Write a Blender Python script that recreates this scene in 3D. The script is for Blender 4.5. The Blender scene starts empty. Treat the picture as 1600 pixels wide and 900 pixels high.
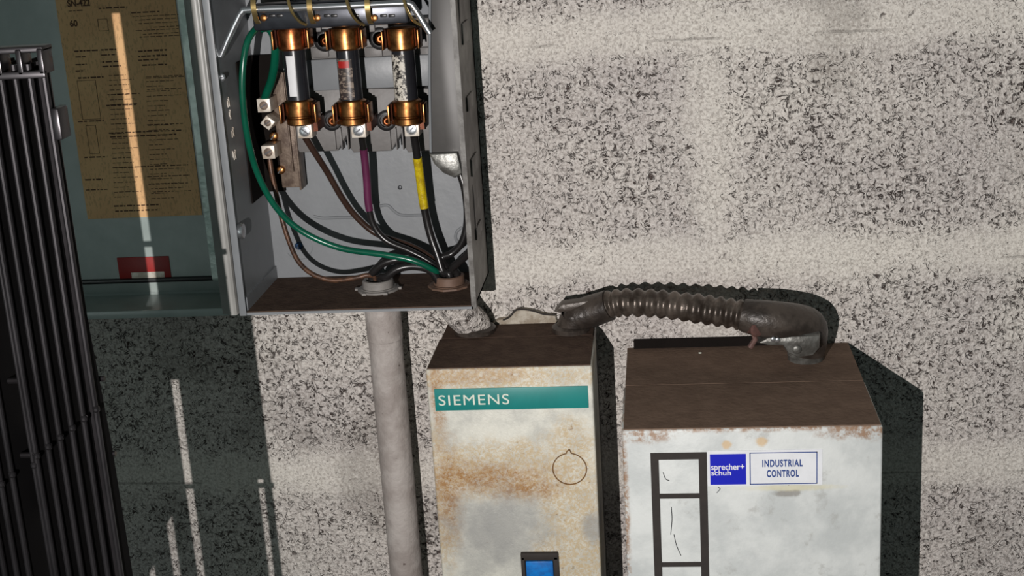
import bpy, bmesh, math, random
from mathutils import Vector, Matrix
random.seed(4)
S = bpy.context.scene
COL = S.collection

# ------------------------------------------------------------------ camera
FPX = 2200.0
CR = Vector((0.99369761, 0.09505636, -0.05940838))
CD = Vector((-0.02959895, -0.28866803, -0.95697161))
CF = Vector((-0.10811554, 0.95269883, -0.28403517))
CC = Vector((0, -1, 1.5))
cd = bpy.data.cameras.new('camera'); cam = bpy.data.objects.new('camera', cd); COL.objects.link(cam)
cd.sensor_width = 36; cd.lens = 36 * FPX / 1600; cd.clip_start = .01
up = -CD; bk = -CF
cam.matrix_world = Matrix(((CR.x, up.x, bk.x, CC.x), (CR.y, up.y, bk.y, CC.y), (CR.z, up.z, bk.z, CC.z), (0, 0, 0, 1)))
S.camera = cam
S.view_settings.view_transform = 'Standard'; S.view_settings.look = 'None'
S.view_settings.gamma = 1; S.view_settings.use_curve_mapping = False
S.view_settings.exposure = 0.0
# ------------------------------------------------------------------ light
w = bpy.data.worlds.new('world'); S.world = w; w.use_nodes = True
bgn = w.node_tree.nodes['Background']
bgn.inputs[0].default_value = (.62, .80, .78, 1); bgn.inputs[1].default_value = .095
def light(name, typ, loc, energy, color, size=None, target=None):
    l = bpy.data.lights.new(name, typ); l.energy = energy; l.color = color
    o = bpy.data.objects.new(name, l); COL.objects.link(o); o.location = loc
    if typ == 'POINT': l.shadow_soft_size = size
    if typ == 'AREA': l.shape = 'SQUARE'; l.size = size
    if target: o.rotation_euler = (Vector(target) - Vector(loc)).to_track_quat('-Z', 'Y').to_euler()
    return o
tl = light('torch', 'SPOT', (-.155, -1.0, 1.36), 34, (1, .955, .93), .004, (.10, 0, 1.30))
tl.data.spot_size = math.radians(115); tl.data.spot_blend = 1; tl.data.shadow_soft_size = .0013
light('fill_light', 'AREA', (-1.0, -2.2, 1.15), 2.2, (.86, .97, .95), .6, (-.3, 0, 1.3))  # added fill lamp with no visible source, brightens door and rods

def at(x, y, h):                       # photo point -> point on the plane h in front of the wall
    v = CR * (x - 800) / FPX + CD * (y - 450) / FPX + CF
    return CC + v * ((1 - h) / v.y)
def atz(x, y, z):                      # photo point -> point at height z
    v = CR * (x - 800) / FPX + CD * (y - 450) / FPX + CF
    return CC + v * ((z - 1.5) / v.z)

# ------------------------------------------------------------------ materials
def lin(c): return tuple(((v / 255 + .055) / 1.055) ** 2.4 if v > 10 else v / 255 / 12.92 for v in c) + (1,)
class NT:
    def __init__(s, name):
        s.m = bpy.data.materials.new(name); s.m.use_nodes = True; s.t = s.m.node_tree
        s.b = s.t.nodes['Principled BSDF']; s.tc = s.t.nodes.new('ShaderNodeTexCoord').outputs['Object']
        s.off = (0, 0, 0)
    def n(s, typ, **k):
        o = s.t.nodes.new(typ)
        for a, v in k.items(): setattr(o, a, v)
        return o
    def l(s, a, b): s.t.links.new(a, b)
    def setin(s, sock, v):
        if hasattr(v, 'is_linked'): s.l(v, sock)
        else: sock.default_value = v
    def math(s, op, a, b=0.0, clamp=False):
        o = s.n('ShaderNodeMath', operation=op, use_clamp=clamp); s.setin(o.inputs[0], a); s.setin(o.inputs[1], b); return o.outputs[0]
    def noise(s, scale, detail=3, rough=.5, dist=0., stretch=None, seed=0):
        v = s.tc
        mp = s.n('ShaderNodeMapping'); s.l(v, mp.inputs[0]); mp.inputs['Location'].default_value = (seed * 3.1, seed * 1.7, seed * 2.3)
        if stretch: mp.inputs['Scale'].default_value = stretch
        o = s.n('ShaderNodeTexNoise'); s.l(mp.outputs[0], o.inputs['Vector'])
        o.inputs['Scale'].default_value = scale; o.inputs['Detail'].default_value = detail
        o.inputs['Roughness'].default_value = rough; o.inputs['Distortion'].default_value = dist
        return o.outputs['Fac']
    def ramp(s, f, a, b):              # smoothstep a..b -> 0..1
        o = s.n('ShaderNodeMapRange', interpolation_type='SMOOTHSTEP'); s.setin(o.inputs[0], f)
        o.inputs[1].default_value = a; o.inputs[2].default_value = b
        return o.outputs[0]
    def mix(s, f, a, b):
        o = s.n('ShaderNodeMix', data_type='RGBA'); s.setin(o.inputs[0], f); s.setin(o.inputs[6], a); s.setin(o.inputs[7], b); return o.outputs[2]
    def xyz(s):
        o = s.n('ShaderNodeSeparateXYZ'); s.l(s.tc, o.inputs[0]); return o.outputs
    def blob(s, c, sx, sz, amp=.6, nscale=120, soft=.35, seed=0, x=None, z=None):
        X = s.xyz(); x = c[0] - s.off[0]; z = c[1] - s.off[2]
        dx = s.math('DIVIDE', s.math('SUBTRACT', X[0], x), sx); dz = s.math('DIVIDE', s.math('SUBTRACT', X[2], z), sz)
        d = s.math('SQRT', s.math('ADD', s.math('MULTIPLY', dx, dx), s.math('MULTIPLY', dz, dz)))
        nn = s.math('MULTIPLY', s.math('SUBTRACT', s.noise(nscale, 5, .65, seed=seed), .5), amp * 2)
        return s.ramp(s.math('ADD', d, nn), 1 + soft, 1 - soft)
    def bump(s, h, dist=.001, strength=1):
        o = s.n('ShaderNodeBump'); s.setin(o.inputs['Height'], h); o.inputs['Distance'].default_value = dist; o.inputs['Strength'].default_value = strength
        s.l(o.outputs[0], s.b.inputs['Normal'])
    def fin(s, col, rough=.5, metal=0., spec=.5):
        s.setin(s.b.inputs['Base Color'], col); s.setin(s.b.inputs['Roughness'], rough); s.setin(s.b.inputs['Metallic'], metal)
        s.b.inputs['Specular IOR Level'].default_value = spec
        return s.m
def simple(name, c, rough=.5, metal=0., var=.25, nscale=60, bump=0., spec=.5, c2=None, det=4):
    t = NT(name); a = lin(c); b = lin(c2) if c2 else tuple(v * (1 - var) for v in a[:3]) + (1,)
    f = t.ramp(t.noise(nscale, det, .6), .35, .65)
    if bump: t.bump(t.noise(nscale * 4, 4), bump)
    return t.fin(t.mix(f, a, b), rough, metal, spec)

M = {}
M['grey_paint'] = simple('grey_enamel', (126, 129, 132), .42, 0, .08, 30, .0002)
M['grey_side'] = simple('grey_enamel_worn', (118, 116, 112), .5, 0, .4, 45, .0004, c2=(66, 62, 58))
M['door_paint'] = simple('teal_grey_enamel', (176, 186, 182), .3, .0, .12, 18, .0002, c2=(158, 169, 165))
M['hinge'] = simple('pale_hinge_paint', (150, 149, 145), .4, 0, .15, 40)
M['block'] = simple('moulded_grey_plastic', (116, 113, 111), .5, 0, .12, 60, .0002)
M['block_dark'] = simple('dark_grey_plastic', (96, 100, 106), .5, 0, .12, 60)
M['dust'] = simple('brown_dust', (92, 76, 66), .95, 0, .2, 90, .0004, spec=.1, c2=(80, 65, 57))
M['dust_rb'] = simple('brown_dust_thick', (118, 99, 86), .95, 0, .2, 70, .0004, spec=.1, c2=(108, 90, 78))
M['copper'] = simple('aged_copper', (200, 122, 76), .3, .95, .5, 120, 0, c2=(120, 66, 36))
M['brass'] = simple('tarnished_brass', (186, 130, 78), .33, .95, .5, 120, 0, c2=(118, 76, 42))
M['copper_dark'] = simple('dark_copper', (92, 50, 32), .45, .7, .5, 120)
M['gold'] = simple('yellow_brass', (228, 196, 132), .25, .9, .2, 100)
M['steel'] = simple('zinc_steel', (215, 218, 222), .25, .9, .15, 80)
M['steel_dark'] = simple('dark_zinc_steel', (96, 98, 102), .35, .7, .3, 90)
M['lug'] = simple('tin_plated_lug', (226, 218, 206), .4, .25, .2, 150, 0, c2=(186, 172, 156))
M['screw'] = simple('steel_screw', (190, 188, 184), .3, .7, .25, 200)
M['black'] = simple('plain_black', (34, 33, 34), .35, 0, .2, 60)
M['wire_black'] = simple('black_wire_insulation', (34, 32, 32), .28, 0, .25, 80)
M['wire_green'] = simple('green_wire_insulation', (8, 86, 64), .25, 0, .2, 60)
M['wire_brown'] = simple('brown_wire_insulation', (62, 44, 36), .25, 0, .3, 60)
M['wire_bare'] = simple('bare_dusty_copper', (104, 74, 56), .4, .3, .4, 200, 0, c2=(62, 46, 38))
M['purple'] = simple('purple_tape', (98, 40, 74), .35, 0, .2, 80)
M['yellow'] = simple('yellow_tape', (206, 184, 22), .35, 0, .2, 200, .0003, c2=(168, 142, 20))
M['fuse_black'] = simple('black_fuse_tube', (36, 36, 40), .25, 0, .2, 60)
M['white_paper'] = simple('white_paper', (226, 226, 228), .6, 0, .05, 100)
M['red'] = simple('red_sticker', (170, 34, 30), .45, 0, .15, 80)
M['rack'] = simple('black_coated_steel', (50, 48, 50), .3, .75, .3, 40, spec=.5)
M['conn'] = simple('painted_cast_fitting', (78, 70, 64), .4, .2, .4, 60, .0006, c2=(48, 42, 38))
M['conn_grey'] = simple('cast_zinc_fitting', (126, 126, 122), .4, .5, .3, 90, .0003, c2=(84, 82, 78))
M['bush'] = simple('grey_plastic_bushing', (134, 130, 126), .5, 0, .25, 100)
M['bush_brown'] = simple('dusty_brown_bushing', (112, 88, 74), .6, 0, .3, 100)
M['ground'] = simple('dusty_ground_bar', (128, 112, 98), .5, .3, .3, 140, .0002, c2=(92, 76, 66))
M['teal'] = simple('teal_nameplate', (26, 128, 124), .45, 0, .08, 60)
M['cream'] = simple('cream_lettering', (222, 226, 212), .5, 0, .12, 400)
M['blue'] = simple('blue_print', (5, 20, 176), .45, 0, .05, 60)
M['navy'] = simple('navy_print', (40, 66, 128), .5, 0, .1, 60)
M['btn'] = simple('blue_button', (10, 118, 200), .35, 0, .1, 200, 0, c2=(24, 96, 170))
M['decal'] = simple('dark_brown_band', (44, 38, 35), .75, 0, .2, 100)
M['ink'] = simple('dark_print', (96, 66, 44), .7, 0, .2, 200)
M['rust'] = simple('rust_line', (120, 84, 40), .8, 0, .4, 200)
M['bluescrew'] = simple('blue_zinc_screw', (70, 100, 140), .3, .7, .2, 100)
M['caulk'] = simple('old_caulk', (186, 178, 164), .8, 0, .2, 150, .001, c2=(150, 138, 122))
M['plate_black'] = simple('sooty_black', (26, 22, 20), .9, 0, .2, 60, spec=.1)
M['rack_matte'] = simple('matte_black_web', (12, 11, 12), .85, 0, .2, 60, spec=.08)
M['sheen_pale'] = simple('pale_sheen_strip', (206, 220, 212), .3, .15, .3, 60, .0003, c2=(150, 170, 162))  # pale colour paints the bright reflection along the door edge
M['floor'] = simple('concrete_floor', (120, 116, 110), .85, 0, .3, 8, .001)

def wall_material():
    t = NT('painted_block'); X = t.xyz()
    fine = t.noise(210, 3.5, .55, .6); fine2 = t.noise(330, 3, .6, .4, seed=2)
    # worm shaped pits: ridge of a noise, masked by another
    ridge = t.math('ABSOLUTE', t.math('SUBTRACT', t.noise(150, 2.5, .6, 1.2, seed=5), .5))
    patch = t.noise(11, 4, .55, .3, seed=7)
    # horizontal joints every .166 m and the upright joint
    fz = t.math('SUBTRACT', t.math('FRACT', t.math('DIVIDE', t.math('SUBTRACT', X[2], 1.2194 - .083), .166)), .5)
    band = t.ramp(t.math('ADD', t.math('ABSOLUTE', fz), t.math('MULTIPLY', t.math('SUBTRACT', t.noise(25, 3, .6), .5), .12)), .17, .03)
    vx = t.math('ABSOLUTE', t.math('SUBTRACT', t.math('ADD', X[0], t.math('MULTIPLY', t.math('SUBTRACT', t.noise(18, 2), .5), .05)), .035))
    vb = t.ramp(vx, .03, .004)
    smooth = t.math('MAXIMUM', band, t.math('MULTIPLY', vb, .7))
    amt = t.math('SUBTRACT', t.math('ADD', t.math('MULTIPLY', t.ramp(patch, .32, .68), .042), .016), t.math('MULTIPLY', smooth, .044))
    line = t.math('SUBTRACT', 1.0, t.math('DIVIDE', ridge, t.math('MAXIMUM', amt, .004)), clamp=True)
    pit = t.math('MULTIPLY', line, t.ramp(fine, .44, .60), clamp=True)
    spots = t.ramp(t.noise(120, 3, .7, .8, seed=9), .33, .25)
    grain = t.noise(480, 3, .65, .5, seed=15)
    dark = t.math('MAXIMUM', t.math('MULTIPLY', pit, 1.15), t.math('MULTIPLY', spots, .8), clamp=True)
    soft = t.ramp(fine2, .50, .36)
    base = t.mix(t.ramp(t.noise(7, 4, .6, seed=3), .3, .7), lin((220, 214, 206)), lin((200, 193, 189)))
    base = t.mix(t.math('MULTIPLY', smooth, .55), base, lin((222, 217, 207)))
    base = t.mix(t.math('MULTIPLY', t.ramp(t.noise(9, 3, .6, seed=12), .56, .72), .45), base, lin((128, 122, 116)))
    c = t.mix(t.math('MULTIPLY', t.math('MULTIPLY', soft, t.math('SUBTRACT', 1.0, t.math('MULTIPLY', smooth, .6))), .55), base, lin((120, 112, 106)))
    c = t.mix(t.math('MULTIPLY', t.ramp(grain, .52, .38), .38), c, lin((112, 100, 92)))
    c = t.mix(t.math('MULTIPLY', t.ramp(grain, .56, .66), .5), c, lin((236, 232, 224)))
    c = t.mix(dark, c, lin((72, 58, 54)))
    # thin crack under each joint
    cz = t.math('ABSOLUTE', t.math('ADD', t.math('ADD', fz, .035), t.math('MULTIPLY', t.math('SUBTRACT', t.noise(30, 3, .7, seed=4), .5), .03)))
    crack = t.math('MULTIPLY', t.ramp(cz, .007, .002), t.ramp(t.noise(10, 2, seed=8), .5, .62))
    c = t.mix(t.math('MULTIPLY', crack, .35), c, lin((62, 54, 50)))
    h = t.math('SUBTRACT', t.math('ADD', fine, t.math('MULTIPLY', fine2, .6)), t.math('MULTIPLY', dark, .9))
    h = t.math('SUBTRACT', h, t.math('MULTIPLY', crack, .4))
    hs = t.math('MULTIPLY', h, t.math('SUBTRACT', 1.0, t.math('MULTIPLY', smooth, .55)))
    h = t.math('ADD', hs, t.math('MULTIPLY', band, .8))
    t.bump(h, .0030, .9)
    return t.fin(c, .85, 0, .25)
M['wall'] = wall_material()

def siemens_material(off):
    t = NT('stained_white_enamel'); t.off = off
    P = lambda x, y: (lambda q: (q.x, q.z))(at(x, y, .1))
    base = t.mix(t.ramp(t.noise(40, 5, .65), .35, .65), lin((216, 215, 204)), lin((190, 190, 182)))
    tan = lin((190, 164, 118)); rust = lin((152, 104, 42)); drust = lin((120, 80, 36))
    speck = t.noise(330, 4, .7, 1.0, seed=3)
    sp = t.ramp(speck, .38, .62)
    wide = t.math('MAXIMUM', t.blob(P(770, 735), .055, .022, .7, 60), t.math('MAXIMUM', t.blob(P(690, 780), .012, .05, .5, 60, seed=2), t.blob(P(890, 760), .022, .05, .7, 50, seed=5)))
    wide = t.math('MAXIMUM', wide, t.blob(P(780, 590), .07, .009, .4, 80, seed=6))
    wide = t.math('MAXIMUM', wide, t.blob(P(900, 870), .03, .03, .7, 50, seed=15))
    c = t.mix(t.math('MULTIPLY', wide, t.math('ADD', .12, t.math('MULTIPLY', t.ramp(t.noise(420, 4, .75, .6, seed=41), .40, .58), .62))), base, tan)
    core = t.math('MAXIMUM', t.blob(P(745, 748), .042, .010, 1.3, 110, .9, seed=7), t.math('MAXIMUM', t.blob(P(700, 770), .008, .032, 1.2, 110, .9, seed=8), t.blob(P(815, 762), .022, .008, 1.3, 110, .9, seed=9)))
    core = t.math('MAXIMUM', core, t.math('MULTIPLY', t.blob(P(684, 620), .005, .03, .6, 90, .5, seed=10), .8))
    core = t.math('MAXIMUM', core, t.math('MULTIPLY', t.blob(P(740, 588), .035, .006, .8, 90, .5, seed=11), .6))
    c = t.mix(t.math('MULTIPLY', core, t.math('ADD', .35, t.math('MULTIPLY', sp, .6))), c, rust)
    c = t.mix(t.math('MULTIPLY', t.ramp(t.noise(160, 4, .7, seed=20), .62, .72), t.math('MULTIPLY', wide, .7)), c, drust)
    grey = t.math('MAXIMUM', t.blob(P(775, 828), .034, .026, 1.0, 70, .7, seed=12), t.blob(P(925, 825), .008, .012, .6, 60, .5, seed=13))
    c = t.mix(t.math('MULTIPLY', grey, .75), c, lin((148, 148, 146)))
    c = t.mix(t.math('MULTIPLY', t.ramp(t.noise(90, 4, .7, seed=30), .66, .74), .5), c, lin((130, 118, 100)))
    t.bump(speck, .0004)
    return t.fin(c, .5)
def rb_material(off):
    t = NT('dirty_white_enamel'); t.off = off
    P = lambda x, y: (lambda q: (q.x, q.z))(at(x, y, .16))
    base = t.mix(t.ramp(t.noise(30, 5, .6), .35, .65), lin((206, 209, 207)), lin((184, 188, 187)))
    c = t.mix(t.math('MULTIPLY', t.ramp(t.noise(60, 5, .7, seed=2), .58, .72), .55), base, lin((160, 160, 156)))
    e = t.math('MAXIMUM', t.blob(P(1180, 668), .1, .0026, .9, 120, .6, seed=4), t.blob(P(1002, 680), .02, .005, .6, 120, .5, seed=5))
    e = t.math('MAXIMUM', e, t.blob(P(1345, 672), .022, .006, .9, 140, .5, seed=6))
    e = t.math('MAXIMUM', e, t.blob(P(978, 800), .0022, .06, .9, 160, .6, seed=16))
    c = t.mix(t.math('MULTIPLY', e, t.math('MULTIPLY', t.ramp(t.noise(260, 4, .7, seed=31), .36, .6), .85)), c, lin((138, 100, 66)))
    s = t.math('MAXIMUM', t.blob(P(1135, 695), .003, .0028, .5, 200, .4, seed=7), t.blob(P(1190, 690), .0035, .003, .5, 200, .4, seed=8))
    c = t.mix(t.math('MULTIPLY', s, .7), c, lin((196, 160, 104)))
    g = t.math('MAXIMUM', t.blob(P(1228, 771), .0075, .0022, .5, 250, .4, seed=9), t.blob(P(1243, 770), .003, .0024, .5, 250, .4, seed=10))
    c = t.mix(t.math('MULTIPLY', g, .7), c, lin((122, 116, 108)))
    y = t.blob(P(1235, 762), .026, .002, .6, 200, .6, seed=11)
    c = t.mix(t.math('MULTIPLY', y, .5), c, lin((206, 196, 150)))
    c = t.mix(t.ramp(t.noise(220, 3, .7, seed=12), .74, .79), c, lin((92, 84, 76)))
    t.bump(t.noise(70, 4, .6), .0006)
    return t.fin(c, .5)
def pipe_material():
    t = NT('painted_pipe')
    base = t.mix(t.ramp(t.noise(40, 4, .6), .35, .65), lin((178, 171, 166)), lin((152, 143, 138)))
    c = t.mix(t.ramp(t.noise(160, 4, .7, .5), .66, .72), base, lin((84, 72, 66)))
    t.bump(t.noise(120, 4, .6), .0012)
    return t.fin(c, .6)
M['pipe'] = pipe_material()
def paper_material():
    t = NT('tan_label_paper')
    base = t.mix(t.ramp(t.noise(30, 3), .35, .65), lin((240, 192, 136)), lin((230, 180, 126)))
    c = t.mix(t.math('MULTIPLY', t.ramp(t.noise(900, 2, .6, stretch=(1, 1, .35)), .52, .66), .3), base, lin((110, 78, 48)))
    return t.fin(c, .6)
M['paper'] = paper_material()
def mottled():
    t = NT('mottled_fuse_label')
    return t.fin(t.mix(t.ramp(t.noise(330, 4, .7), .46, .56), lin((204, 198, 186)), lin((40, 36, 34))), .5)
M['mottled'] = mottled()
def rings():
    t = NT('printed_fuse_label')
    return t.fin(t.mix(t.ramp(t.noise(500, 3, .7, stretch=(.3, 1, 1)), .48, .58), lin((58, 50, 48)), lin((134, 120, 108))), .4)
M['printed'] = rings()

# ------------------------------------------------------------------ mesh helpers
def B(): return bmesh.new()
def box(bm, x0, x1, y0, y1, z0, z1, bev=0, seg=2):
    r = bmesh.ops.create_cube(bm, size=1)['verts']
    for v in r: v.co = Vector(((x0 + x1) / 2 + v.co.x * (x1 - x0), (y0 + y1) / 2 + v.co.y * (y1 - y0), (z0 + z1) / 2 + v.co.z * (z1 - z0)))
    if bev:
        es = list({e for v in r for e in v.link_edges})
        bmesh.ops.bevel(bm, geom=es, offset=bev, segments=seg, affect='EDGES', profile=.5)
    return bm
def prism(bm, pts, y0, y1, bev=0):         # pts (x,z) extruded along y
    va = [bm.verts.new((x, y0, z)) for x, z in pts]; f = bm.faces.new(va)
    r = bmesh.ops.extrude_face_region(bm, geom=[f])
    for e in r['geom']:
        if isinstance(e, bmesh.types.BMVert): e.co.y = y1
    bmesh.ops.recalc_face_normals(bm, faces=bm.faces)
    if bev:
        es = [e for e in bm.edges if all(v in va for v in e.verts)] if y0 < y1 else [e for e in bm.edges if all(abs(v.co.y - y1) < 1e-6 for v in e.verts)]
        bmesh.ops.bevel(bm, geom=es, offset=bev, segments=2, affect='EDGES', profile=.5)
    return bm
def prism_x(bm, pts, x0, x1):              # pts (y,z) extruded along x
    va = [bm.verts.new((x0, y, z)) for y, z in pts]; f = bm.faces.new(va)
    r = bmesh.ops.extrude_face_region(bm, geom=[f])
    for e in r['geom']:
        if isinstance(e, bmesh.types.BMVert): e.co.x = x1
    bmesh.ops.recalc_face_normals(bm, faces=bm.faces)
    return bm
def frames(P):
    T = [(P[min(i + 1, len(P) - 1)] - P[max(i - 1, 0)]).normalized() for i in range(len(P))]
    n = T[0].orthogonal().normalized(); out = []
    for t in T:
        n = (n - t * n.dot(t)).normalized(); out.append((n.copy(), t.cross(n)))
    return out
def spline(pts, k=8):
    pts = [Vector(p) for p in pts]
    if len(pts) < 3: return pts
    Q = [pts[0] * 2 - pts[1]] + pts + [pts[-1] * 2 - pts[-2]]; out = []
    for i in range(1, len(Q) - 2):
        a, b, c, d = Q[i - 1:i + 3]
        for j in range(k):
            t = j / k
            out.append(.5 * ((2 * b) + (c - a) * t + (2 * a - 5 * b + 4 * c - d) * t * t + (3 * b - a - 3 * c + d) * t ** 3))
    out.append(pts[-1]); return out
def tube(bm, P, r, seg=14, cap=True):
    P = [Vector(p) for p in P]; F = frames(P); rf = r if callable(r) else (lambda i: r)
    R = []
    for i, (p, (n, b)) in enumerate(zip(P, F)):
        R.append([bm.verts.new(p + (n * math.cos(a) + b * math.sin(a)) * rf(i)) for a in (2 * math.pi * k / seg for k in range(seg))])
    for a, b in zip(R, R[1:]):
        for k in range(seg): bm.faces.new((a[k], a[(k + 1) % seg], b[(k + 1) % seg], b[k]))
    if cap: bm.faces.new(R[0][::-1]); bm.faces.new(R[-1])
    bmesh.ops.recalc_face_normals(bm, faces=bm.faces)
    return bm
def lathe(bm, p0, axis, prof, seg=28):     # prof: (distance along axis, radius)
    p0 = Vector(p0); axis = Vector(axis).normalized(); n = axis.orthogonal().normalized(); b = axis.cross(n); R = []
    for t, r in prof: R.append([bm.verts.new(p0 + axis * t + (n * math.cos(a) + b * math.sin(a)) * max(r, 1e-5)) for a in (2 * math.pi * k / seg for k in range(seg))])
    for a, c in zip(R, R[1:]):
        for k in range(seg): bm.faces.new((a[k], a[(k + 1) % seg], c[(k + 1) % seg], c[k]))
    bm.faces.new(R[0][::-1]); bm.faces.new(R[-1]); bmesh.ops.recalc_face_normals(bm, faces=bm.faces)
    return bm
def ring_part(bm, p0, axis, r0, r1, length, a0, a1, seg=20):   # open C shaped band around an axis
    p0 = Vector(p0); axis = Vector(axis).normalized(); n = Vector((0, -1, 0)); n = (n - axis * n.dot(axis)).normalized(); b = axis.cross(n)
    V = []
    for k in range(seg + 1):
        a = a0 + (a1 - a0) * k / seg; u = n * math.cos(a) + b * math.sin(a)
        V.append([bm.verts.new(p0 + u * r + axis * t) for r, t in ((r0, 0), (r1, 0), (r1, length), (r0, length))])
    for a, c in zip(V, V[1:]):
        for k in range(4): bm.faces.new((a[k], a[(k + 1) % 4], c[(k + 1) % 4], c[k]))
    bm.faces.new(V[0]); bm.faces.new(V[-1][::-1]); bmesh.ops.recalc_face_normals(bm, faces=bm.faces)
    return bm
def root_loc(o):
    v = Vector((0, 0, 0))
    while o: v += o.location; o = o.parent
    return v
def obj(name, bm, m, parent=None, label=None, smooth=True, loc=None, mats=None):
    while parent and parent.parent and parent.parent.parent: parent = parent.parent   # thing > part > sub-part, no deeper
    off = root_loc(parent) if parent else Vector(loc or (0, 0, 0))
    bm.verts.ensure_lookup_table()
    for v in bm.verts: v.co -= off
    me = bpy.data.meshes.new(name); bm.to_mesh(me); bm.free()
    for mm in (mats or [m]): me.materials.append(mm)
    if smooth:
        for p in me.polygons: p.use_smooth = True
        try: me.set_sharp_from_angle(angle=math.radians(35))
        except Exception: pass
    o = bpy.data.objects.new(name, me); COL.objects.link(o)
    if parent: o.parent = parent
    else: o.location = off
    if label: o['label'] = label
    return o
def thing(name, label, cat, loc, group=None):
    o = bpy.data.objects.new(name, None); COL.objects.link(o); o.location = loc; o.empty_display_size = .02
    o['label'] = label; o['category'] = cat
    if group: o['group'] = group
    return o
def tag(o, label, cat, group=None):
    o['label'] = label; o['category'] = cat
    if group: o['group'] = group
    return o
def text_bm(s, x0, x1, z0, z1, y, depth=.0003, bold=.02, spacing=1.0):
    c = bpy.data.curves.new('lettering', 'FONT'); c.body = s; c.offset = bold; c.extrude = .5; c.space_character = spacing
    o = bpy.data.objects.new('lettering', c); COL.objects.link(o)
    bpy.context.view_layer.update()
    me = bpy.data.meshes.new_from_object(o.evaluated_get(bpy.context.evaluated_depsgraph_get()))
    bpy.data.objects.remove(o); bm = B(); bm.from_mesh(me); bpy.data.meshes.remove(me); bpy.data.curves.remove(c)
    xs = [v.co.x for v in bm.verts]; ys = [v.co.y for v in bm.verts]; a, b2, e, f = min(xs), max(xs), min(ys), max(ys)
    for v in bm.verts:
        v.co = Vector((x0 + (v.co.x - a) / (b2 - a) * (x1 - x0), y - (v.co.z + .5) * depth, z0 + (v.co.y - e) / (f - e) * (z1 - z0)))
    return bm
def merge(a, b):
    me = bpy.data.meshes.new('t'); b.to_mesh(me); b.free(); a.from_mesh(me); bpy.data.meshes.remove(me); return a
def dome_screw(parent, p, r, mat, name='screw', slot=True, axis=(0, -1, 0), ang=.6, label=None, h=None):
    h = h or r * .5
    bm = lathe(B(), p, axis, [(0, r), (h * .5, r), (h * .85, r * .8), (h, r * .45), (h, 0)], 20)
    o = obj(name, bm, mat, parent, label)
    if slot:
        P_ = Vector(p) + Vector(axis) * h; dx = Vector((math.cos(ang), 0, math.sin(ang))); dz = Vector((-math.sin(ang), 0, math.cos(ang)))
        s = B(); vs = []
        for yy in (-.00025, .0006):
            for a, b in ((-1, -1), (1, -1), (1, 1), (-1, 1)): vs.append(s.verts.new(P_ + dx * a * r * .82 + dz * b * r * .13 + Vector((0, yy, 0))))
        s.faces.new(vs[:4]); s.faces.new(vs[4:])
        for k in range(4): s.faces.new((vs[k], vs[(k + 1) % 4], vs[4 + (k + 1) % 4], vs[4 + k]))
        bmesh.ops.recalc_face_normals(s, faces=s.faces)
        obj('screw_slot', s, M['steel_dark'], o)
    return o

# ------------------------------------------------------------------ setting
o = obj('wall_back', box(B(), -2.2, 2.2, 0, .2, 0, 2.6), M['wall'], smooth=False); o['kind'] = 'structure'
o = obj('floor', box(B(), -2.2, 2.2, -2.2, .2, -.1, 0), M['floor'], smooth=False); o['kind'] = 'structure'

# ------------------------------------------------------------------ disconnect box
HX0, HX1, HZ0, HZ1, HF = -.2925, -.1300, 1.2145, 1.62, .09
t = .0018
dbox = thing('disconnect_switch', 'open grey steel fused disconnect switch box mounted on the wall with its door swung left', 'electrical box', (-.211, -.0005, HZ0))
bm = B()
box(bm, HX0, HX1, -.005, -.0005, HZ0, HZ1)                                   # back panel
obj('back_panel', bm, M['grey_paint'], dbox, 'pale grey inner back panel')
bm = B(); box(bm, HX0, HX0 + t, -HF, -.005, HZ0, HZ1)
box(bm, HX0 + t, HX0 + t + .0012, -HF + .004, -.006, HZ0, HZ0 + .012)
box(bm, HX0 - .002, HX0 + .003, -HF - .0012, -HF, HZ0, HZ1, .0005)
obj('side_panel', bm, M['grey_paint'], dbox, 'dark grey left inner side')
bm = B(); box(bm, HX1 - t, HX1, -HF, -.0005, HZ0, HZ1)
prism(bm, [(HX1 - .0006, HZ0), (HX1 + .0018, HZ0 + .001), (HX1 + .0018, HZ1), (HX1 - .0006, HZ1)], -HF - .0014, -HF + .004)
for z, a in ((1.255, .004), (1.30, .006), (1.345, .005), (1.39, .007)):      # knock-out dents
    box(bm, HX1, HX1 + .0012, -.06, -.03, z, z + a * 2, .0005)
obj('side_panel', bm, M['grey_side'], dbox, 'dark worn right side panel')
bm = B(); box(bm, HX0, HX1, -HF, -.005, HZ0, HZ0 + t)
obj('bottom_panel', bm, M['grey_paint'], dbox)
bm = B(); box(bm, HX0 + t + .001, HX1 - t - .0005, -HF + .0012, -.0055, HZ0 + t, HZ0 + t + .0006)
obj('dust_layer', bm, M['dust'], dbox, 'brown dust lying on the floor of the box')
bm = B(); box(bm, HX0, HX1, -HF, -.005, HZ1 - t, HZ1)
obj('top_panel', bm, M['grey_paint'], dbox)
# embossed contours on the back panel
for pts in ([(490, 338), (505, 341), (530, 340), (552, 340)], [(592, 322), (606, 321), (616, 330), (628, 336), (660, 336)], [(722, 355), (714, 362), (712, 372), (718, 384)]):
    obj('embossed_ridge', tube(B(), spline([at(x, y, .0052) for x, y in pts]), .0011, 8), M['grey_paint'], dbox)
p = at(467, 384, .005); r_ = []
dome_screw(dbox, p, .003, M['bluescrew'], ang=1.0, label='blue zinc screw low on the back panel')
obj('stamped_ring', tube(B(), [p + Vector((math.cos(a) * .0105, .0002, math.sin(a) * .0105)) for a in [i * .12 - 2.6 for i in range(36)]], .0005, 6), M['grey_paint'], dbox)
dome_screw(dbox, at(625, 293, .005), .0016, M['steel_dark'], name='rivet', slot=False)
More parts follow.
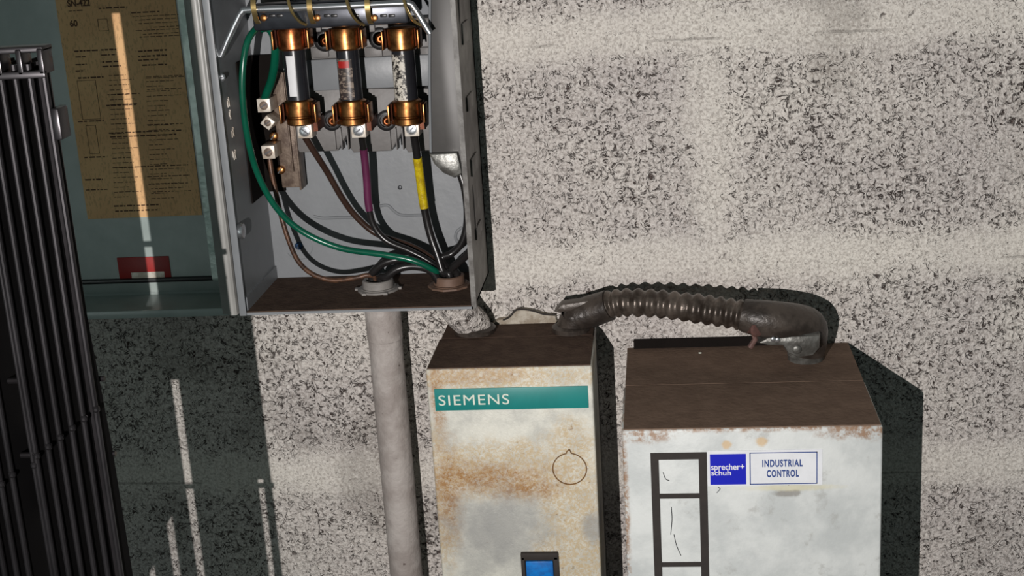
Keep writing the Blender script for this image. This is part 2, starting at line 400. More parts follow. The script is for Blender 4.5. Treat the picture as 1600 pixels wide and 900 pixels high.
# left wall: knob, bracket, marks
lx = HX0 + t
def on_left(x, y):                          # photo point on the inner face of the left wall
    v = CR * (x - 800) / FPX + CD * (y - 450) / FPX + CF
    return CC + v * ((lx - CC.x) / v.x)
p = on_left(372, 361)
obj('latch_knob', lathe(B(), (lx - .001, p.y, p.z), (1, 0, 0), [(0, .0052), (.004, .0056), (.005, .005), (.0052, .001)], 20), M['steel'], dbox, 'round silver knob on the left inner side')
for x, y, n in ((358, 158, 3), (360, 178, 2), (365, 205, 3), (368, 240, 4)):
    for k in range(n):
        q = on_left(x, y); bm = B()
        box(bm, lx - .0002, lx + .0004, q.y - .001 - k * .0018, q.y - .0004 - k * .0018, q.z - .0035 + (k % 2) * .002, q.z + .003 - (k % 3) * .001)
        obj('scratch_mark', bm, M['lug'], dbox)
q = at(337, 117, .088)
bm = B(); box(bm, q.x - .0012, q.x + .0012, q.y - .001, q.y + .003, q.z - .010, q.z + .010, .0006)
obj('side_tab', bm, M['steel'], dbox, 'thin bright steel tab at the front left edge')
dome_screw(dbox, at(346, 121, .08), .0028, M['steel'], ang=.2)

# door (swung open, flat to the left)
DX1, DH = -.2958, .04
door = obj('door', box(B(), -.62, DX1 - .0, -DH - .0015, -DH, HZ0 + .001, HZ1), M['door_paint'], dbox, 'teal grey inside of the open door')
bm = B()
prism_x(bm, [(-DH, HZ0 + .0005), (-HF, HZ0 + .0005), (-HF, HZ0 + .0035), (-DH - .003, HZ0 + .0035), (-DH - .0018, HZ0 + .005), (-DH, HZ0 + .005)], -.62, DX1 - .001)
box(bm, -.62, DX1 - .001, -HF - .001, -HF + .001, HZ0 + .0005, HZ0 + .006, .0004)
obj('bottom_flange', bm, M['door_paint'], door)
bm = B(); box(bm, -.62, -.3125, -DH - .0040, -DH - .001, HZ0 + .0125, HZ0 + .0160, .001)
obj('crease_strip', bm, M['black'], door, 'dark strip along the bottom crease of the door')  # dark strip drawn along the crease between door panel and flange
bm = B(); tube(bm, [(DX1 - .004, -HF + .002, HZ0 + .001), (DX1 - .004, -HF + .002, HZ1)], .0042, 16)
box(bm, DX1 - .0112, DX1 - .0002, -HF - .0012, -DH, HZ0 + .001, HZ1, .0012)
obj('rolled_edge', bm, M['hinge'], door, 'pale rolled hinge edge of the door')
a, b_, c_, d_ = at(102, 0, .042), at(133, 345, .042), at(311, 336, .042), at(290, 0, .042)
LX0, LX1, LZ0 = -.4145, -.3290, b_.z
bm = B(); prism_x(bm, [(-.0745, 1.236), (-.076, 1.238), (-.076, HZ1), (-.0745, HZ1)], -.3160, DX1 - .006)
obj('sheen_lip', bm, M['sheen_pale'], door, 'added lip along the hinge side of the door, coloured pale as a sheen')  # lip added for the bright strip, its sheen is put into the colour
lab = obj('instruction_label', box(B(), LX0, LX1, -DH - .0022, -DH - .0015, c_.z, 1.47), M['paper'], door, 'tan paper instruction label with fine dark print')
def LP(x, y): q = at(x, y, .0422); return q
ly = -DH - .0022
q = at(106, 11, .0422); q2 = at(141, 0, .0422)
obj('lettering', text_bm('SN-422', q.x, at(141, 9, .0422).x, q.z, q.z + .0048, ly), M['ink'], lab)
q = at(110, 42, .0422)
obj('lettering', text_bm('60', q.x, q.x + .0055, q.z, q.z + .0046, ly), M['ink'], lab)
bm = B()
def dashes(x0, x1, y, hh=.0009, gap=.35):
    a = at(x0, y, .0422); xe = a.x + (x1 - x0) / 2200 * .99; x = a.x
    while x < xe:
        wd = random.uniform(.0012, .0045)
        box(bm, x, min(x + wd, xe), ly - .00015, ly, a.z - hh / 2, a.z + hh / 2 * random.uniform(.5, 1)); x += wd + random.uniform(.0006, .0014)
for x0, x1, y, hh in ((108, 132, 17, .0007), (154, 200, 13, .0011), (205, 250, 20, .0009), (116, 154, 80, .0012), (158, 184, 78, .0011), (216, 262, 80, .0012), (118, 136, 89, .001), (158, 182, 86, .001), (216, 262, 88, .0012), (118, 136, 101, .001), (160, 188, 97, .001), (216, 248, 94, .001), (118, 130, 111, .001), (160, 190, 104, .001), (222, 262, 102, .001),
                      (122, 166, 122, .0012), (168, 220, 148, .0008), (166, 215, 165, .001), (218, 285, 58, .0006), (228, 290, 122, .0006), (230, 288, 140, .0006), (122, 164, 190, .001), (170, 290, 208, .0009), (172, 280, 214, .001), (230, 288, 195, .0006), (132, 166, 246, .001), (176, 300, 262, .0008), (230, 300, 276, .0007), (232, 300, 288, .0007), (133, 162, 281, .0011), (134, 170, 297, .0008), (178, 252, 322, .0011), (180, 250, 330, .001), (240, 302, 300, .0005)):
    dashes(x0, x1, y, hh)
for k in range(26):
    y = 118 + k * 7.6; x = 170 + k * .35
    dashes(x, x + random.uniform(20, 46), y, .0005); dashes(x + 58, x + 58 + random.uniform(20, 60), y + 2, .0005)
for k in range(6):
    dashes(200 + random.uniform(0, 40), 280, 26 + k * 5.5, .0005)
obj('fine_print', bm, M['ink'], lab, smooth=False)
                                            # thin ruled frames of the little diagrams
for x0, y0, x1, y1 in ((120, 126, 158, 186), (152, 30, 170, 48), (134, 196, 156, 240)):
    bm = B(); a = at(x0, y0, .0422); c = at(x1, y1, .0422); e = .0003
    for (u0, u1, v0, v1) in ((a.x, c.x, a.z - e, a.z), (a.x, c.x, c.z, c.z + e), (a.x, a.x + e, c.z, a.z), (c.x - e, c.x, c.z, a.z)): box(bm, u0, u1, ly - .00015, ly, v0, v1)
    obj('ruled_frame', bm, M['ink'], lab, smooth=False)

a = at(182, 403, .0425); c = at(268, 438, .0425)
st = obj('warning_sticker', box(B(), a.x, c.x, -DH - .0022, -DH - .0015, c.z, a.z, .0002), M['red'], door, 'dark red sticker below the instruction label')
a = at(205, 428, .0425); c = at(258, 438, .0425)
obj('print_block', box(B(), a.x, c.x, -DH - .0024, -DH - .0021, c.z + .0008, a.z + .001), M['lug'], st, smooth=False)

# fuse base: moulded blocks, cross plate, clips, lugs
base = obj('fuse_base', box(B(), -.262, -.148, -.012, -.005, 1.325, 1.46, .002), M['block_dark'], dbox, 'grey moulded insulating fuse base')
def blk(x0, y0, x1, y1, h0, h1, bev=.002, name='insulator_block', m='block', lab_=None):
    a = at(x0, y0, h1); c = at(x1, y1, h1)
    return obj(name, box(B(), a.x, c.x, -h1, -h0, c.z, a.z, bev), M[m], base, lab_)
fx = (468, 552, 636)
for i, dx in enumerate((0, 84, 170)):
    blk(443 + dx, 30, 532 + dx if i < 2 else 676, 92, .010, .026)               # upper block
    blk(488 + dx - 4, 38, 488 + dx + 14, 50, .026, .029, .0008)                 # small pad
    blk(490 + dx - 4, 74, 490 + dx + 24, 90, .026, .028, .001)
blk(484, 94, 676, 134, .010, .030, .0008, 'cross_plate', 'grey_paint', 'flat pale grey cross plate behind the fuses')
for i, dx in enumerate((0, 84, 170)):
    x0 = 460 + dx; x1 = x0 + (82 if i < 2 else 50)
    hh = .024
    P4 = [at(x0, 138, hh), at(x1, 138, hh), at(x1 + 2, 208 if i < 2 else 236, hh), at(x1 - 14, 236, hh), at(x0 + 8, 239, hh), at(x0 + 3, 232, hh)]
    bm = prism(B(), [(q.x, q.z) for q in P4][::-1], -.010, -hh, .0015)
    obj('insulator_block', bm, M['block'], base)
    if i:
        for k in (0, 1, 2):
            a = at(x0 - 25 + k * 10 + 2, 200, .028); c = at(x0 - 25 + k * 10 + 6, 234, .028)
            obj('barrier_rib', box(B(), a.x, c.x, -.028, -.018, c.z, a.z, .0006), M['block'], base)
for x, y, r_ in ((508, 63, .0062), (594, 60, .0062), (519, 188, .0058), (604, 188, .0058)):
    q = at(x, y, .026)
    bm = lathe(B(), (q.x, -.022, q.z), (0, -1, 0), [(0, r_ * 1.25), (.006, r_ * 1.25), (.0066, r_ * 1.1), (.0066, r_ * .8), (.004, r_ * .75)], 24)
    rr = obj('screw_recess', bm, M['black'], base, 'dark ring round a copper screw')
    bm = lathe(B(), (q.x + .0012, -.026, q.z), (0, -1, 0), [(0, r_ * .62), (.004, r_ * .62), (.0052, r_ * .35), (.0052, 0)], 18)
    obj('terminal_screw', bm, M['copper'], rr)
    obj('screw_post', tube(B(), [(q.x + .0012, -.030, q.z), (q.x + .0075, -.038, q.z + .0005)], .0018, 10), M['copper'], rr)

FUSE = []
def fpos(i): return at((457, 539, 628)[i], 60, .052), at((469, 553, 637)[i], 175, .052)
for i in range(3):
    T, Bt = fpos(i); xx = (T.x + Bt.x) / 2; T.x = Bt.x = xx
    up = Vector((0, 0, 1))
    for tz in (T.z, Bt.z):                                                    # clip round each end
        lo = tz is Bt.z
        hgt = .014 if lo else .012
        bm = ring_part(B(), (xx, -.052, tz - hgt / 2 - (.001 if lo else -.001)), up, .0110, .0120, hgt, math.radians(62), math.radians(298))
        q = bm; box(q, xx - .0035, xx + .0035, -.042, -.024, tz - hgt / 2, tz + hgt / 2)
        obj('fuse_clip', bm, M['copper_dark'], base, 'dark copper spring clip')
        for s in (-1, 1):
            bm = B(); box(bm, xx + s * .0122 - .0006, xx + s * .0122 + .0006, -.060, -.045, tz - hgt * .55, tz + hgt * .5, .0003)
            obj('clip_jaw', bm, M['brass'], base)
    # lug under the fuse
    lp = at((476, 560, 643)[i], (205, 204, 202)[i], .056); s_ = .0050
    bm = box(B(), lp.x - s_, lp.x + s_, -.056, -.042, lp.z - s_, lp.z + s_, .0003)
    lug = obj('terminal_lug', bm, M['lug'], base, 'square tin plated wire lug')
    bm = lathe(B(), (lp.x, -.0558, lp.z), (0, -1, 0), [(0, s_ * .80), (.0004, s_ * .80), (.0004, s_ * .74), (.0002, s_ * .74)], 24)
    obj('screw_rim', bm, M['steel_dark'], lug)
    dome_screw(lug, (lp.x, -.0559, lp.z), s_ * .70, M['steel'], ang=(-.65, .6, .8)[i], h=.0006)
    bm = B(); box(bm, lp.x + s_, lp.x + s_ + .003, -.050, -.014, lp.z - s_ * .3, lp.z + s_ * 1.4)
    box(bm, lp.x - s_ * .6, lp.x + s_ * .6, -.044, -.024, lp.z, Bt.z)
    obj('terminal_post', bm, M['copper_dark'], base)

# ground bar on the left
g = obj('ground_bar', box(B(), -.2755, -.2600, -.016, -.012, 1.288, 1.372, .0006), M['ground'], dbox, 'dusty brown ground bar on the left of the back panel')
for v in g.data.vertices: pass
obj('bar_lip', box(B(), -.2600, -.2585, -.026, -.010, 1.288, 1.372, .0004), M['ground'], g)
obj('bar_ridge', box(B(), -.2662, -.2650, -.019, -.015, 1.30, 1.372, .0004), M['ground'], g)
obj('standoff', box(B(), -.274, -.262, -.013, -.005, 1.30, 1.36), M['black'], g)
obj('insulating_sheet', box(B(), HX0 + t + .0002, HX0 + t + .0012, -.046, -.008, 1.284, 1.384), M['plate_black'], dbox, 'black insulating sheet against the left side')
obj('mounting_pad', box(B(), HX0 + t + .0012, -.2755, -.009, -.006, 1.284, 1.384), M['plate_black'], dbox)
for x, y, rot, s_ in ((412, 165, 0, .0047), (418, 192, .72, .0038), (419, 238, 0, .0047)):
    c = at(x, y, .036); bm = box(B(), -s_, s_, -.008, .011, -s_, s_, .0003)
    bmesh.ops.transform(bm, matrix=Matrix.Translation((c.x, -.028, c.z)) @ Matrix.Rotation(rot, 4, 'Y'), verts=bm.verts)
    lug = obj('ground_lug', bm, M['lug'], g, 'square tin plated ground lug')
    dome_screw(lug, (c.x, -.0359, c.z), s_ * .66, M['ground'], ang=.5, h=.0007)
for x, y in ((426, 214), (437, 267)):
    c = at(x, y, .02); dome_screw(g, (c.x, -.0155, c.z), .0032, M['brass'], ang=.9, h=.0035)

# switch mechanism along the top
xb0, xb1 = at(378, 17, .078), at(640, 6, .078)
zb = (xb0.z + xb1.z) / 2
bm = tube(B(), spline([at(345, 88, .078), at(356, 62, .078), at(370, 32, .078), at(378, 19, .078), at(392, 15, .078), at(500, 11, .078), at(620, 5.5, .078), at(640, 6, .078), at(648, 14, .078), at(672, 52, .078)], 6), .0023, 12)
mech = obj('switch_crossbar', bm, M['steel'], dbox, 'bright bent steel rod across the top of the box')
a = at(392, 12, .074); c = at(640, 36, .070)
bm = box(B(), a.x, c.x, -.074, -.060, c.z, a.z + .002, .002)
yk = obj('crossbar_channel', bm, simple('blackened_steel', (62, 64, 70), .3, .6, .3, 90), mech, 'dark steel channel under the rod')
for x in (425, 437, 511, 522, 556, 599, 612):
    q = at(x, 25, .0745); obj('channel_slot', box(B(), q.x - .0022, q.x + .0022, -.0748, -.0735, q.z - .0008, q.z + .0012, .0004), M['black'], yk)
for x in (400, 487, 577):                                                     # wide brass loops
    q = at(x, 20, .078)
    bm = ring_part(B(), (q.x - .0018, -.070, q.z + .004), (1, 0, 0), .0115, .0125, .0034, -1.9, 1.2, 18)
    obj('contact_loop', bm, M['gold'], mech, 'yellow brass loop over the crossbar')
for x in (457, 548, 637):
    q = at(x, 12, .078)
    pts = [(q.x - .002, -.079, q.z + .010), (q.x - .001, -.083, q.z + .004), (q.x + .001, -.083, q.z - .003), (q.x + .004, -.079, q.z - .009), (q.x + .007, -.074, q.z - .012)]
    obj('contact_spring', tube(B(), spline(pts), .0010, 8), M['gold'], mech, 'thin brass spring wire')
for x in (408, 492, 581):
    q = at(x + 4, 28, .076); obj('loop_pin', lathe(B(), (q.x, -.074, q.z), (0, -1, 0), [(0, .0022), (.003, .0022), (.0035, .001)], 12), M['brass'], mech)
for x0, x1 in ((405, 448), (494, 540), (582, 628)):                            # pale arc plates behind
    a = at(x0, -10, .05); c = at(x1, 9, .05)
    obj('arc_plate', box(B(), a.x, c.x, -.05, -.03, c.z, a.z + .02, .001), M['block'], mech)
bm = B()
P5 = [(674, -40), (716, -40), (720, 60), (726, 240), (727, 268), (716, 276), (700, 272), (690, 262), (672, 240), (671, 100)]
bm = prism(B(), [(lambda q: (q.x, q.z))(at(x, y, .066)) for x, y in P5][::-1], -.062, -.066, .001)
strap = obj('side_strap', bm, simple('dark_grey_strap', (76, 74, 72), .45, .1, .2, 40), dbox, 'flat dark grey steel strap hanging along the right inside')
bm = prism(B(), [(lambda q: (q.x, q.z))(at(x, y, .066)) for x, y in [(672, 238), (716, 236), (724, 268), (712, 276), (694, 268), (680, 254)]][::-1], -.064, -.072, .002)
obj('strap_foot', bm, M['conn_grey'], strap, 'scuffed bent foot of the strap')
obj('strap_edge', tube(B(), [at(672, -30, .067), at(671, 120, .067), at(673, 238, .067)], .0009, 8), M['grey_paint'], strap)
obj('strap_web', box(B(), -.1345, -.1318, -.062, -.008, 1.32, 1.46), M['grey_side'], strap)

# cartridge fuses
kinds = ('black cartridge fuse with copper caps and plain white label, leftmost of three', 'dark printed cartridge fuse with copper caps, middle one of the three', 'cartridge fuse with mottled white and black label, rightmost of three')
for i in range(3):
    T, Bt = fpos(i); xx = (T.x + Bt.x) / 2
    f = thing('cartridge_fuse', kinds[i], 'fuse', (xx, -.052, Bt.z - .008), 'cartridge fuses in the disconnect box')
    z0 = Bt.z - .0085; z1 = T.z + .0085
    body = obj('fuse_tube', lathe(B(), (xx, -.052, z0 + .004), (0, 0, 1), [(0, .0078), (z1 - z0 - .008, .0078)], 32), M['fuse_black'], f)
    cu = M['copper'] if i == 0 else M['brass']
    obj('ferrule', lathe(B(), (xx, -.052, T.z - .0075), (0, 0, 1), [(0, .0092), (.0012, .0103), (.013, .0105), (.0148, .0100), (.0158, .007)], 36), cu, f)
    obj('ferrule', lathe(B(), (xx, -.052, z0), (0, 0, 1), [(0, .0085), (.001, .0098), (.0045, .0098), (.0052, .0088), (.0060, .0088), (.0068, .0100), (.0165, .0100), (.0175, .0085)], 36), M['brass'], f)
    za = Bt.z + .012; zb2 = T.z - .011
    if i == 0:
        obj('fuse_label', ring_part(B(), (xx, -.052, za), (0, 0, 1), .0078, .0081, zb2 - za, -.55, .15), M['white_paper'], f, 'plain white label strip')
    elif i == 1:
        obj('fuse_label', ring_part(B(), (xx, -.052, za - .002), (0, 0, 1), .0078, .0081, zb2 - za, -.9, .5), M['printed'], f, 'dark printed label')
        obj('red_band', ring_part(B(), (xx, -.052, zb2 - .008), (0, 0, 1), .0080, .0083, .0045, -.75, .25), M['red'], f)
    else:
        obj('fuse_label', ring_part(B(), (xx, -.052, za - .003), (0, 0, 1), .0078, .0081, zb2 - za + .004, -1.3, .25), M['mottled'], f, 'mottled worn label')

# wires
def wire(name, label, pts, r, m, k=8, extra=None):
    pts = [at(*p) if not isinstance(p, Vector) else p for p in pts]
    path = spline(pts, k)
    if not extra:
        return tag(obj(name, tube(B(), path, r, 12), M[m], None, loc=tuple(pts[0])), label, 'wire', 'wires in the disconnect box')
    e = thing(name, label, 'wire', tuple(pts[0]), 'wires in the disconnect box')
    obj('insulation', tube(B(), path, r, 12), M[m], e)
    for nm, m2, a, b in extra:
        obj(nm, tube(B(), path[a:b], r + .0004, 14), M[m2], e)
    return e
RB_ = (-.1539, -.040); LB_ = (-.2050, -.044)
def down(bx, dx, dy, z=1.2195): return [Vector((bx[0] + dx, bx[1] + dy, z + .007)), Vector((bx[0] + dx * .8, bx[1] + dy * .8, z - .0035))]
wire('ground_wire', 'long green wire curving down the left side to the right bushing',
     [(404, 40, .062), (388, 62, .07), (380, 100, .074), (379, 150, .074), (386, 210, .07), (402, 270, .062), (430, 322, .055), (470, 360, .050), (530, 387, .048), (600, 398, .050), (645, 407, .050), (678, 422, .047)] + down(RB_, -.008, -.003), .0023, 'wire_green')
wire('ground_jumper', 'short green wire dropping into the top ground lug beside the long one',
     [(408, 44, .05), (420, 44, .05), (429, 60, .05), (430, 90, .046), (425, 122, .040), (416, 148, .034), (413, 158, .031)], .0030, 'wire_green')
wire('bare_ground_wire', 'thin dusty bare copper wire from the bottom ground lug to the left bushing',
     [(421, 246, .033), (424, 268, .034), (431, 300, .034), (440, 340, .036), (452, 378, .04), (466, 408, .044), (488, 428, .047), (520, 438, .048), (556, 434, .048), (574, 430, .047), (585, 434, .045)] + down(LB_, -.003, 0)[1:], .0018, 'wire_bare')
wire('brown_phase_wire', 'brown wire running from the left fuse lug down to the right bushing',
     [(477, 215, .050), (491, 237, .046), (512, 270, .039), (535, 310, .034), (558, 340, .030), (590, 366, .028), (640, 384, .029), (672, 402, .033), (684, 420, .037)] + down(RB_, -.0045, .0055), .0023, 'wire_brown')
wire('purple_phase_wire', 'black wire with purple tape from the middle fuse lug',
     [(565, 214, .049), (569, 240, .044), (573, 280, .041), (576, 320, .039), (584, 352, .038), (604, 376, .038), (640, 392, .039), (670, 408, .040), (688, 424, .042)] + down(RB_, -.003, -.001), .0024, 'wire_black', extra=[('purple_tape', 'purple', 6, 27)])
wire('yellow_phase_wire', 'black wire with yellow tape from the right fuse lug',
     [(647, 212, .049), (650, 232, .046), (656, 275, .041), (663, 325, .038), (672, 365, .038), (684, 400, .040), (692, 424, .042)] + down(RB_, .001, -.004), .0028, 'wire_black', extra=[('yellow_tape', 'yellow', 11, 25)])
wire('line_wire', 'black wire descending behind the side strap, inner one on the right',
     [(700, 210, .03), (716, 262, .034), (727, 300, .036), (730, 345, .036), (722, 378, .036), (706, 396, .036), (690, 404, .038)] + down(RB_, -.001, .003), .0027, 'wire_black')
wire('line_wire', 'black wire looping low against the right side above the right bushing',
     [(712, 230, .05), (732, 285, .056), (737, 330, .056), (739, 370, .056), (733, 394, .053), (716, 410, .048), (706, 420, .045)] + down(RB_, .006, -.002), .0027, 'wire_black')
wire('load_wire', 'black wire arching from the left bushing, upper of two',
     [Vector((LB_[0] - .004, LB_[1], 1.216)), Vector((LB_[0] - .004, LB_[1], 1.2265)), (584, 424, .046), (602, 410, .047), (630, 405, .046), (660, 412, .044), (684, 428, .040)] + down(RB_, -.005, .002)[1:], .0029, 'wire_black')
wire('load_wire', 'black wire arching from the left bushing, lower of two',
     [Vector((LB_[0] + .003, LB_[1] - .003, 1.216)), Vector((LB_[0] + .003, LB_[1] - .003, 1.226)), (604, 432, .050), (622, 420, .050), (648, 416, .048), (674, 424, .046)] + down(RB_, -.0055, -.006)[1:], .0029, 'wire_black')

# ------------------------------------------------------------------ rigid conduit under the box
pipe = thing('conduit_pipe', 'thick pale painted conduit pipe running down the wall from the box', 'pipe', (-.206, -.034, 0))
obj('pipe_body', lathe(B(), (-.2055, -.034, 0.001), (0, 0, 1), [(0, .0125), (1.2125, .0125)], 40), M['pipe'], pipe)
obj('bushing', lathe(B(), (LB_[0], LB_[1], 1.2172), (0, 0, 1), [(0, .0125), (.002, .0130), (.002, .0112), (.0065, .0112), (.0075, .0104), (.0075, .0085), (.002, .0080), (.001, 0)], 36), M['bush'], pipe, 'grey plastic bushing inside the box')
bm = lathe(B(), (LB_[0], LB_[1], 1.2168), (0, 0, 1), [(0, .0150), (.0014, .0150), (.0018, .0140)], 36)
for k in range(6):
    a = k * 1.047; box(bm, LB_[0] + math.cos(a) * .0155 - .0015, LB_[0] + math.cos(a) * .0155 + .0015, LB_[1] + math.sin(a) * .0155 - .0015, LB_[1] + math.sin(a) * .0155 + .0015, 1.2168, 1.2184)
obj('locknut', bm, M['bush'], pipe)
obj('pipe_strap_collar', lathe(B(), (-.2055, -.034, 1.176), (0, 0, 1), [(0, .0127), (.0005, .0131), (.03, .0131), (.0305, .0127)], 40), M['pipe'], pipe)

# offset nipple between the two boxes
nip = thing('offset_nipple', 'short rough painted offset fitting joining the open box to the teal banded box', 'pipe fitting', (-.1433, -.02, 1.175))
pth = spline([(RB_[0], RB_[1], 1.2140), (RB_[0] + .001, RB_[1] + .001, 1.205), (-.147, -.032, 1.192), (-.1415, -.025, 1.183), (-.140, -.024, 1.1775)], 6)
obj('nipple_body', tube(B(), pth, .0125, 28), M['wall'], nip, 'rough bone coloured paint')
obj('nipple_collar', lathe(B(), (-.140, -.024, 1.1765), (0, 0, 1), [(0, .0150), (.003, .0155), (.0045, .0135)], 28), M['conn'], nip)
obj('bushing', lathe(B(), (RB_[0], RB_[1], 1.2180), (0, 0, 1), [(0, .0125), (.001, .0130), (.001, .0112), (.0065, .0112), (.0072, .0104), (.0072, .0088), (.002, .0085), (.001, 0)], 36), M['bush_brown'], nip, 'dusty brown bushing inside the box')
obj('locknut', lathe(B(), (RB_[0], RB_[1], 1.2168), (0, 0, 1), [(0, .0155), (.0014, .0155), (.0018, .014)], 10), M['bush_brown'], nip)

# ------------------------------------------------------------------ box with teal nameplate
SX0, SX1, SZ, SF = -.1655, -.0510, 1.175, .10
so = (-.108, -.0005, .94)
sb = thing('motor_starter', 'rust stained white steel box with teal nameplate hanging on the wall', 'electrical box', so)
M['siemens'] = siemens_material(so)
cv = obj('cover', box(B(), SX0, SX1, -SF, -.036, .94, SZ, .0018, 3), M['siemens'], sb, 'rust stained white front cover')
obj('back_box', box(B(), SX0 + .001, SX1 - .001, -.0362, -.0005, .941, SZ - .001, .0008), M['conn_grey'], sb)
bm = B(); box(bm, SX0 + .0012, SX1 - .0012, -SF + .001, -.0372, SZ - .0002, SZ + .0006); box(bm, SX0 + .002, SX1 - .002, -.0360, -.001, SZ - .0012, SZ + .0006)
obj('dust_layer', bm, M['dust'], sb, 'dark brown dust on top of the box')
a = at(678, 610, .101); c = at(920, 640, .101)
npl = obj('nameplate', box(B(), a.x, c.x, -SF - .0008, -SF + .0002, 1.1447, 1.1607, .0002), M['teal'], sb, 'teal strip nameplate with cream lettering')
a = at(686, 634, .101); c = at(795, 618, .101)
obj('lettering', text_bm('SIEMENS', a.x, c.x, 1.1487, 1.1562, -SF - .0008, .0002, .0, 1.12), M['cream'], npl, smooth=False)
q = at(890, 733, .1005); R_ = .0117
pts = []
for k in range(61):
    a = math.radians(90 + 9 + k * (342 / 60)); pts.append(q + Vector((math.cos(a) * R_, 0, math.sin(a) * R_)))
pts = [q + Vector((0.0004, 0, R_ + .0030)), q + Vector((-.0012, 0, R_ + .0016))] + pts + [q + Vector((.0012, 0, R_ + .0016)), q + Vector((0.0004, 0, R_ + .0030))]
for p in pts: p.y = -SF - .00005
obj('knockout_outline', tube(B(), pts, .00045, 6), M['rust'], sb, 'thin rusty circle stamped in the cover')
a = at(813, 861, .102); c = at(872, 861, .102)
bx0, bx1, bz1, bz0 = a.x, c.x, 1.0360, 1.000
bm = B()
box(bm, bx0, bx1, -SF - .003, -SF + .002, bz1 - .0058, bz1, .0008); box(bm, bx0, bx0 + .0028, -SF - .003, -SF + .002, bz0, bz1 - .003, .0005)
box(bm, bx1 - .0035, bx1, -SF - .003, -SF + .002, bz0, bz1 - .003, .0005); box(bm, bx0, bx1, -SF - .003, -SF + .002, bz0, bz0 + .003, .0005)
box(bm, bx0 + .001, bx1 - .001, -SF - .0002, -SF + .0005, bz0 + .001, bz1 - .001)
fr = obj('button_frame', bm, M['decal'], sb, 'dark frame round the button')
obj('push_button', box(B(), bx0 + .0033, bx1 - .0042, -SF - .0022, -SF, bz0 + .004, bz1 - .0068, .0006), M['btn'], fr, 'bright blue push button')

# ------------------------------------------------------------------ industrial control box
RX0, RX1, RZ, RF = -.0305, .1335, 1.152, .16
ro = (.051, -.0005, .90)
rb = thing('control_enclosure', 'larger white steel box with blue and white sticker and dark banded strip, at the right', 'electrical box', ro)
M['rb'] = rb_material(ro)
obj('cover', box(B(), RX0, RX1, -RF, -.080, .90, RZ, .0016, 3), M['rb'], rb, 'white front cover with rusty edges')
obj('back_box', box(B(), RX0 + .001, RX1 - .001, -.0803, -.0005, .901, RZ - .0008, .0008), M['conn_grey'], rb)
bm = B(); box(bm, RX0 + .0012, RX1 - .0012, -RF + .001, -.081, RZ - .0002, RZ + .0006); box(bm, RX0 + .001, RX1 - .001, -.0798, -.001, RZ - .0010, RZ + .0006)
obj('dust_layer', bm, M['dust_rb'], rb, 'brown dust on top of the box')
a = at(990, 528, .002)
obj('mounting_plate', box(B(), a.x, RX1 - .022, -.003, -.0006, .95, RZ + .0075), M['plate_black'], rb, 'dark mounting plate showing above the box')
# dark ladder shaped band
def fp(x, y): q = at(x, y, RF); return q.x, q.z
lx0 = fp(1016, 708)[0]; lx1 = fp(1104, 706)[0]; top = fp(1060, 707)[1]; w1 = .0052
bm = B(); y0, y1 = -RF - .0006, -RF + .0003
def bar(xa, xb, za, zb): box(bm, xa, xb, y0, y1, za, zb, .00015)
zr1 = fp(1060, 771)[1]; zr2 = fp(1060, 878)[1]
bar(lx0, lx1, top - .0048, top); bar(lx0, lx0 + w1, .94, top - .0047); bar(lx1 - w1, lx1, .94, top - .0047)
bar(lx0 + w1, lx1 - w1, zr1 - .0034, zr1); bar(lx0 + w1, lx1 - w1, zr2 - .0034, zr2); bar(lx0 + w1, lx1 - w1, .97, .9734)
obj('dark_frame_band', bm, M['decal'], rb, 'dark brown ladder shaped band', smooth=False)
# scratches on the pale windows of the band
for pts in ([(1049, 792), (1050, 812), (1048, 835)], [(1053, 835), (1057, 852), (1064, 868)], [(1036, 738), (1040, 748), (1046, 751)], [(1122, 761), (1125, 764), (1120, 770)]):
    obj('scratch_mark', tube(B(), spline([Vector((fp(x, y)[0], -RF - .00005, fp(x, y)[1])) for x, y in pts]), .00028, 6), M['steel_dark'], rb)
a = fp(1105, 706); c = fp(1287, 759)
stk = obj('sticker', box(B(), a[0], fp(1285, 702)[0], -RF - .0004, -RF + .0002, fp(1190, 758)[1], fp(1190, 703)[1]), simple('white_sticker', (220, 222, 226), .45, 0, .06, 100), rb, 'white rectangular sticker with blue print', smooth=False)
sy = -RF - .0004
a = fp(1109, 710); c = fp(1166, 757); zt = fp(1138, 709)[1]; zb_ = fp(1138, 756.5)[1]
sq = obj('blue_square', box(B(), a[0], c[0], sy - .0002, sy, zb_, zt), M['blue'], stk, smooth=False)
x0 = fp(1111, 730)[0]
obj('lettering', text_bm('sprecher+', x0, fp(1163, 730)[0], fp(1138, 736.5)[1], fp(1138, 724)[1], sy - .0002, .0001, .012), M['white_paper'], sq, smooth=False)
obj('lettering', text_bm('schuh', x0, fp(1142, 738)[0], fp(1138, 742)[1], fp(1138, 734)[1], sy - .0002, .0001, .012), M['white_paper'], sq, smooth=False)
a = fp(1171, 709); c = fp(1277, 756); e = .0006
zt = fp(1224, 706)[1]; zb_ = fp(1224, 756)[1]; bm = B()
for u0, u1, v0, v1 in ((a[0], c[0], zt - e, zt), (a[0], c[0], zb_, zb_ + e), (a[0], a[0] + e, zb_, zt), (c[0] - e, c[0], zb_, zt)): box(bm, u0, u1, sy - .0001, sy, v0, v1)
obj('printed_border', bm, M['navy'], stk, smooth=False)
obj('lettering', text_bm('INDUSTRIAL', fp(1191, 722)[0], fp(1254, 722)[0], fp(1222, 729)[1], fp(1222, 717.5)[1], sy, .0001, .035, 1.18), M['navy'], stk, smooth=False)
obj('lettering', text_bm('CONTROL', fp(1198, 738)[0], fp(1248, 738)[0], fp(1222, 745)[1], fp(1222, 733.5)[1], sy, .0001, .035, 1.18), M['navy'], stk, smooth=False)

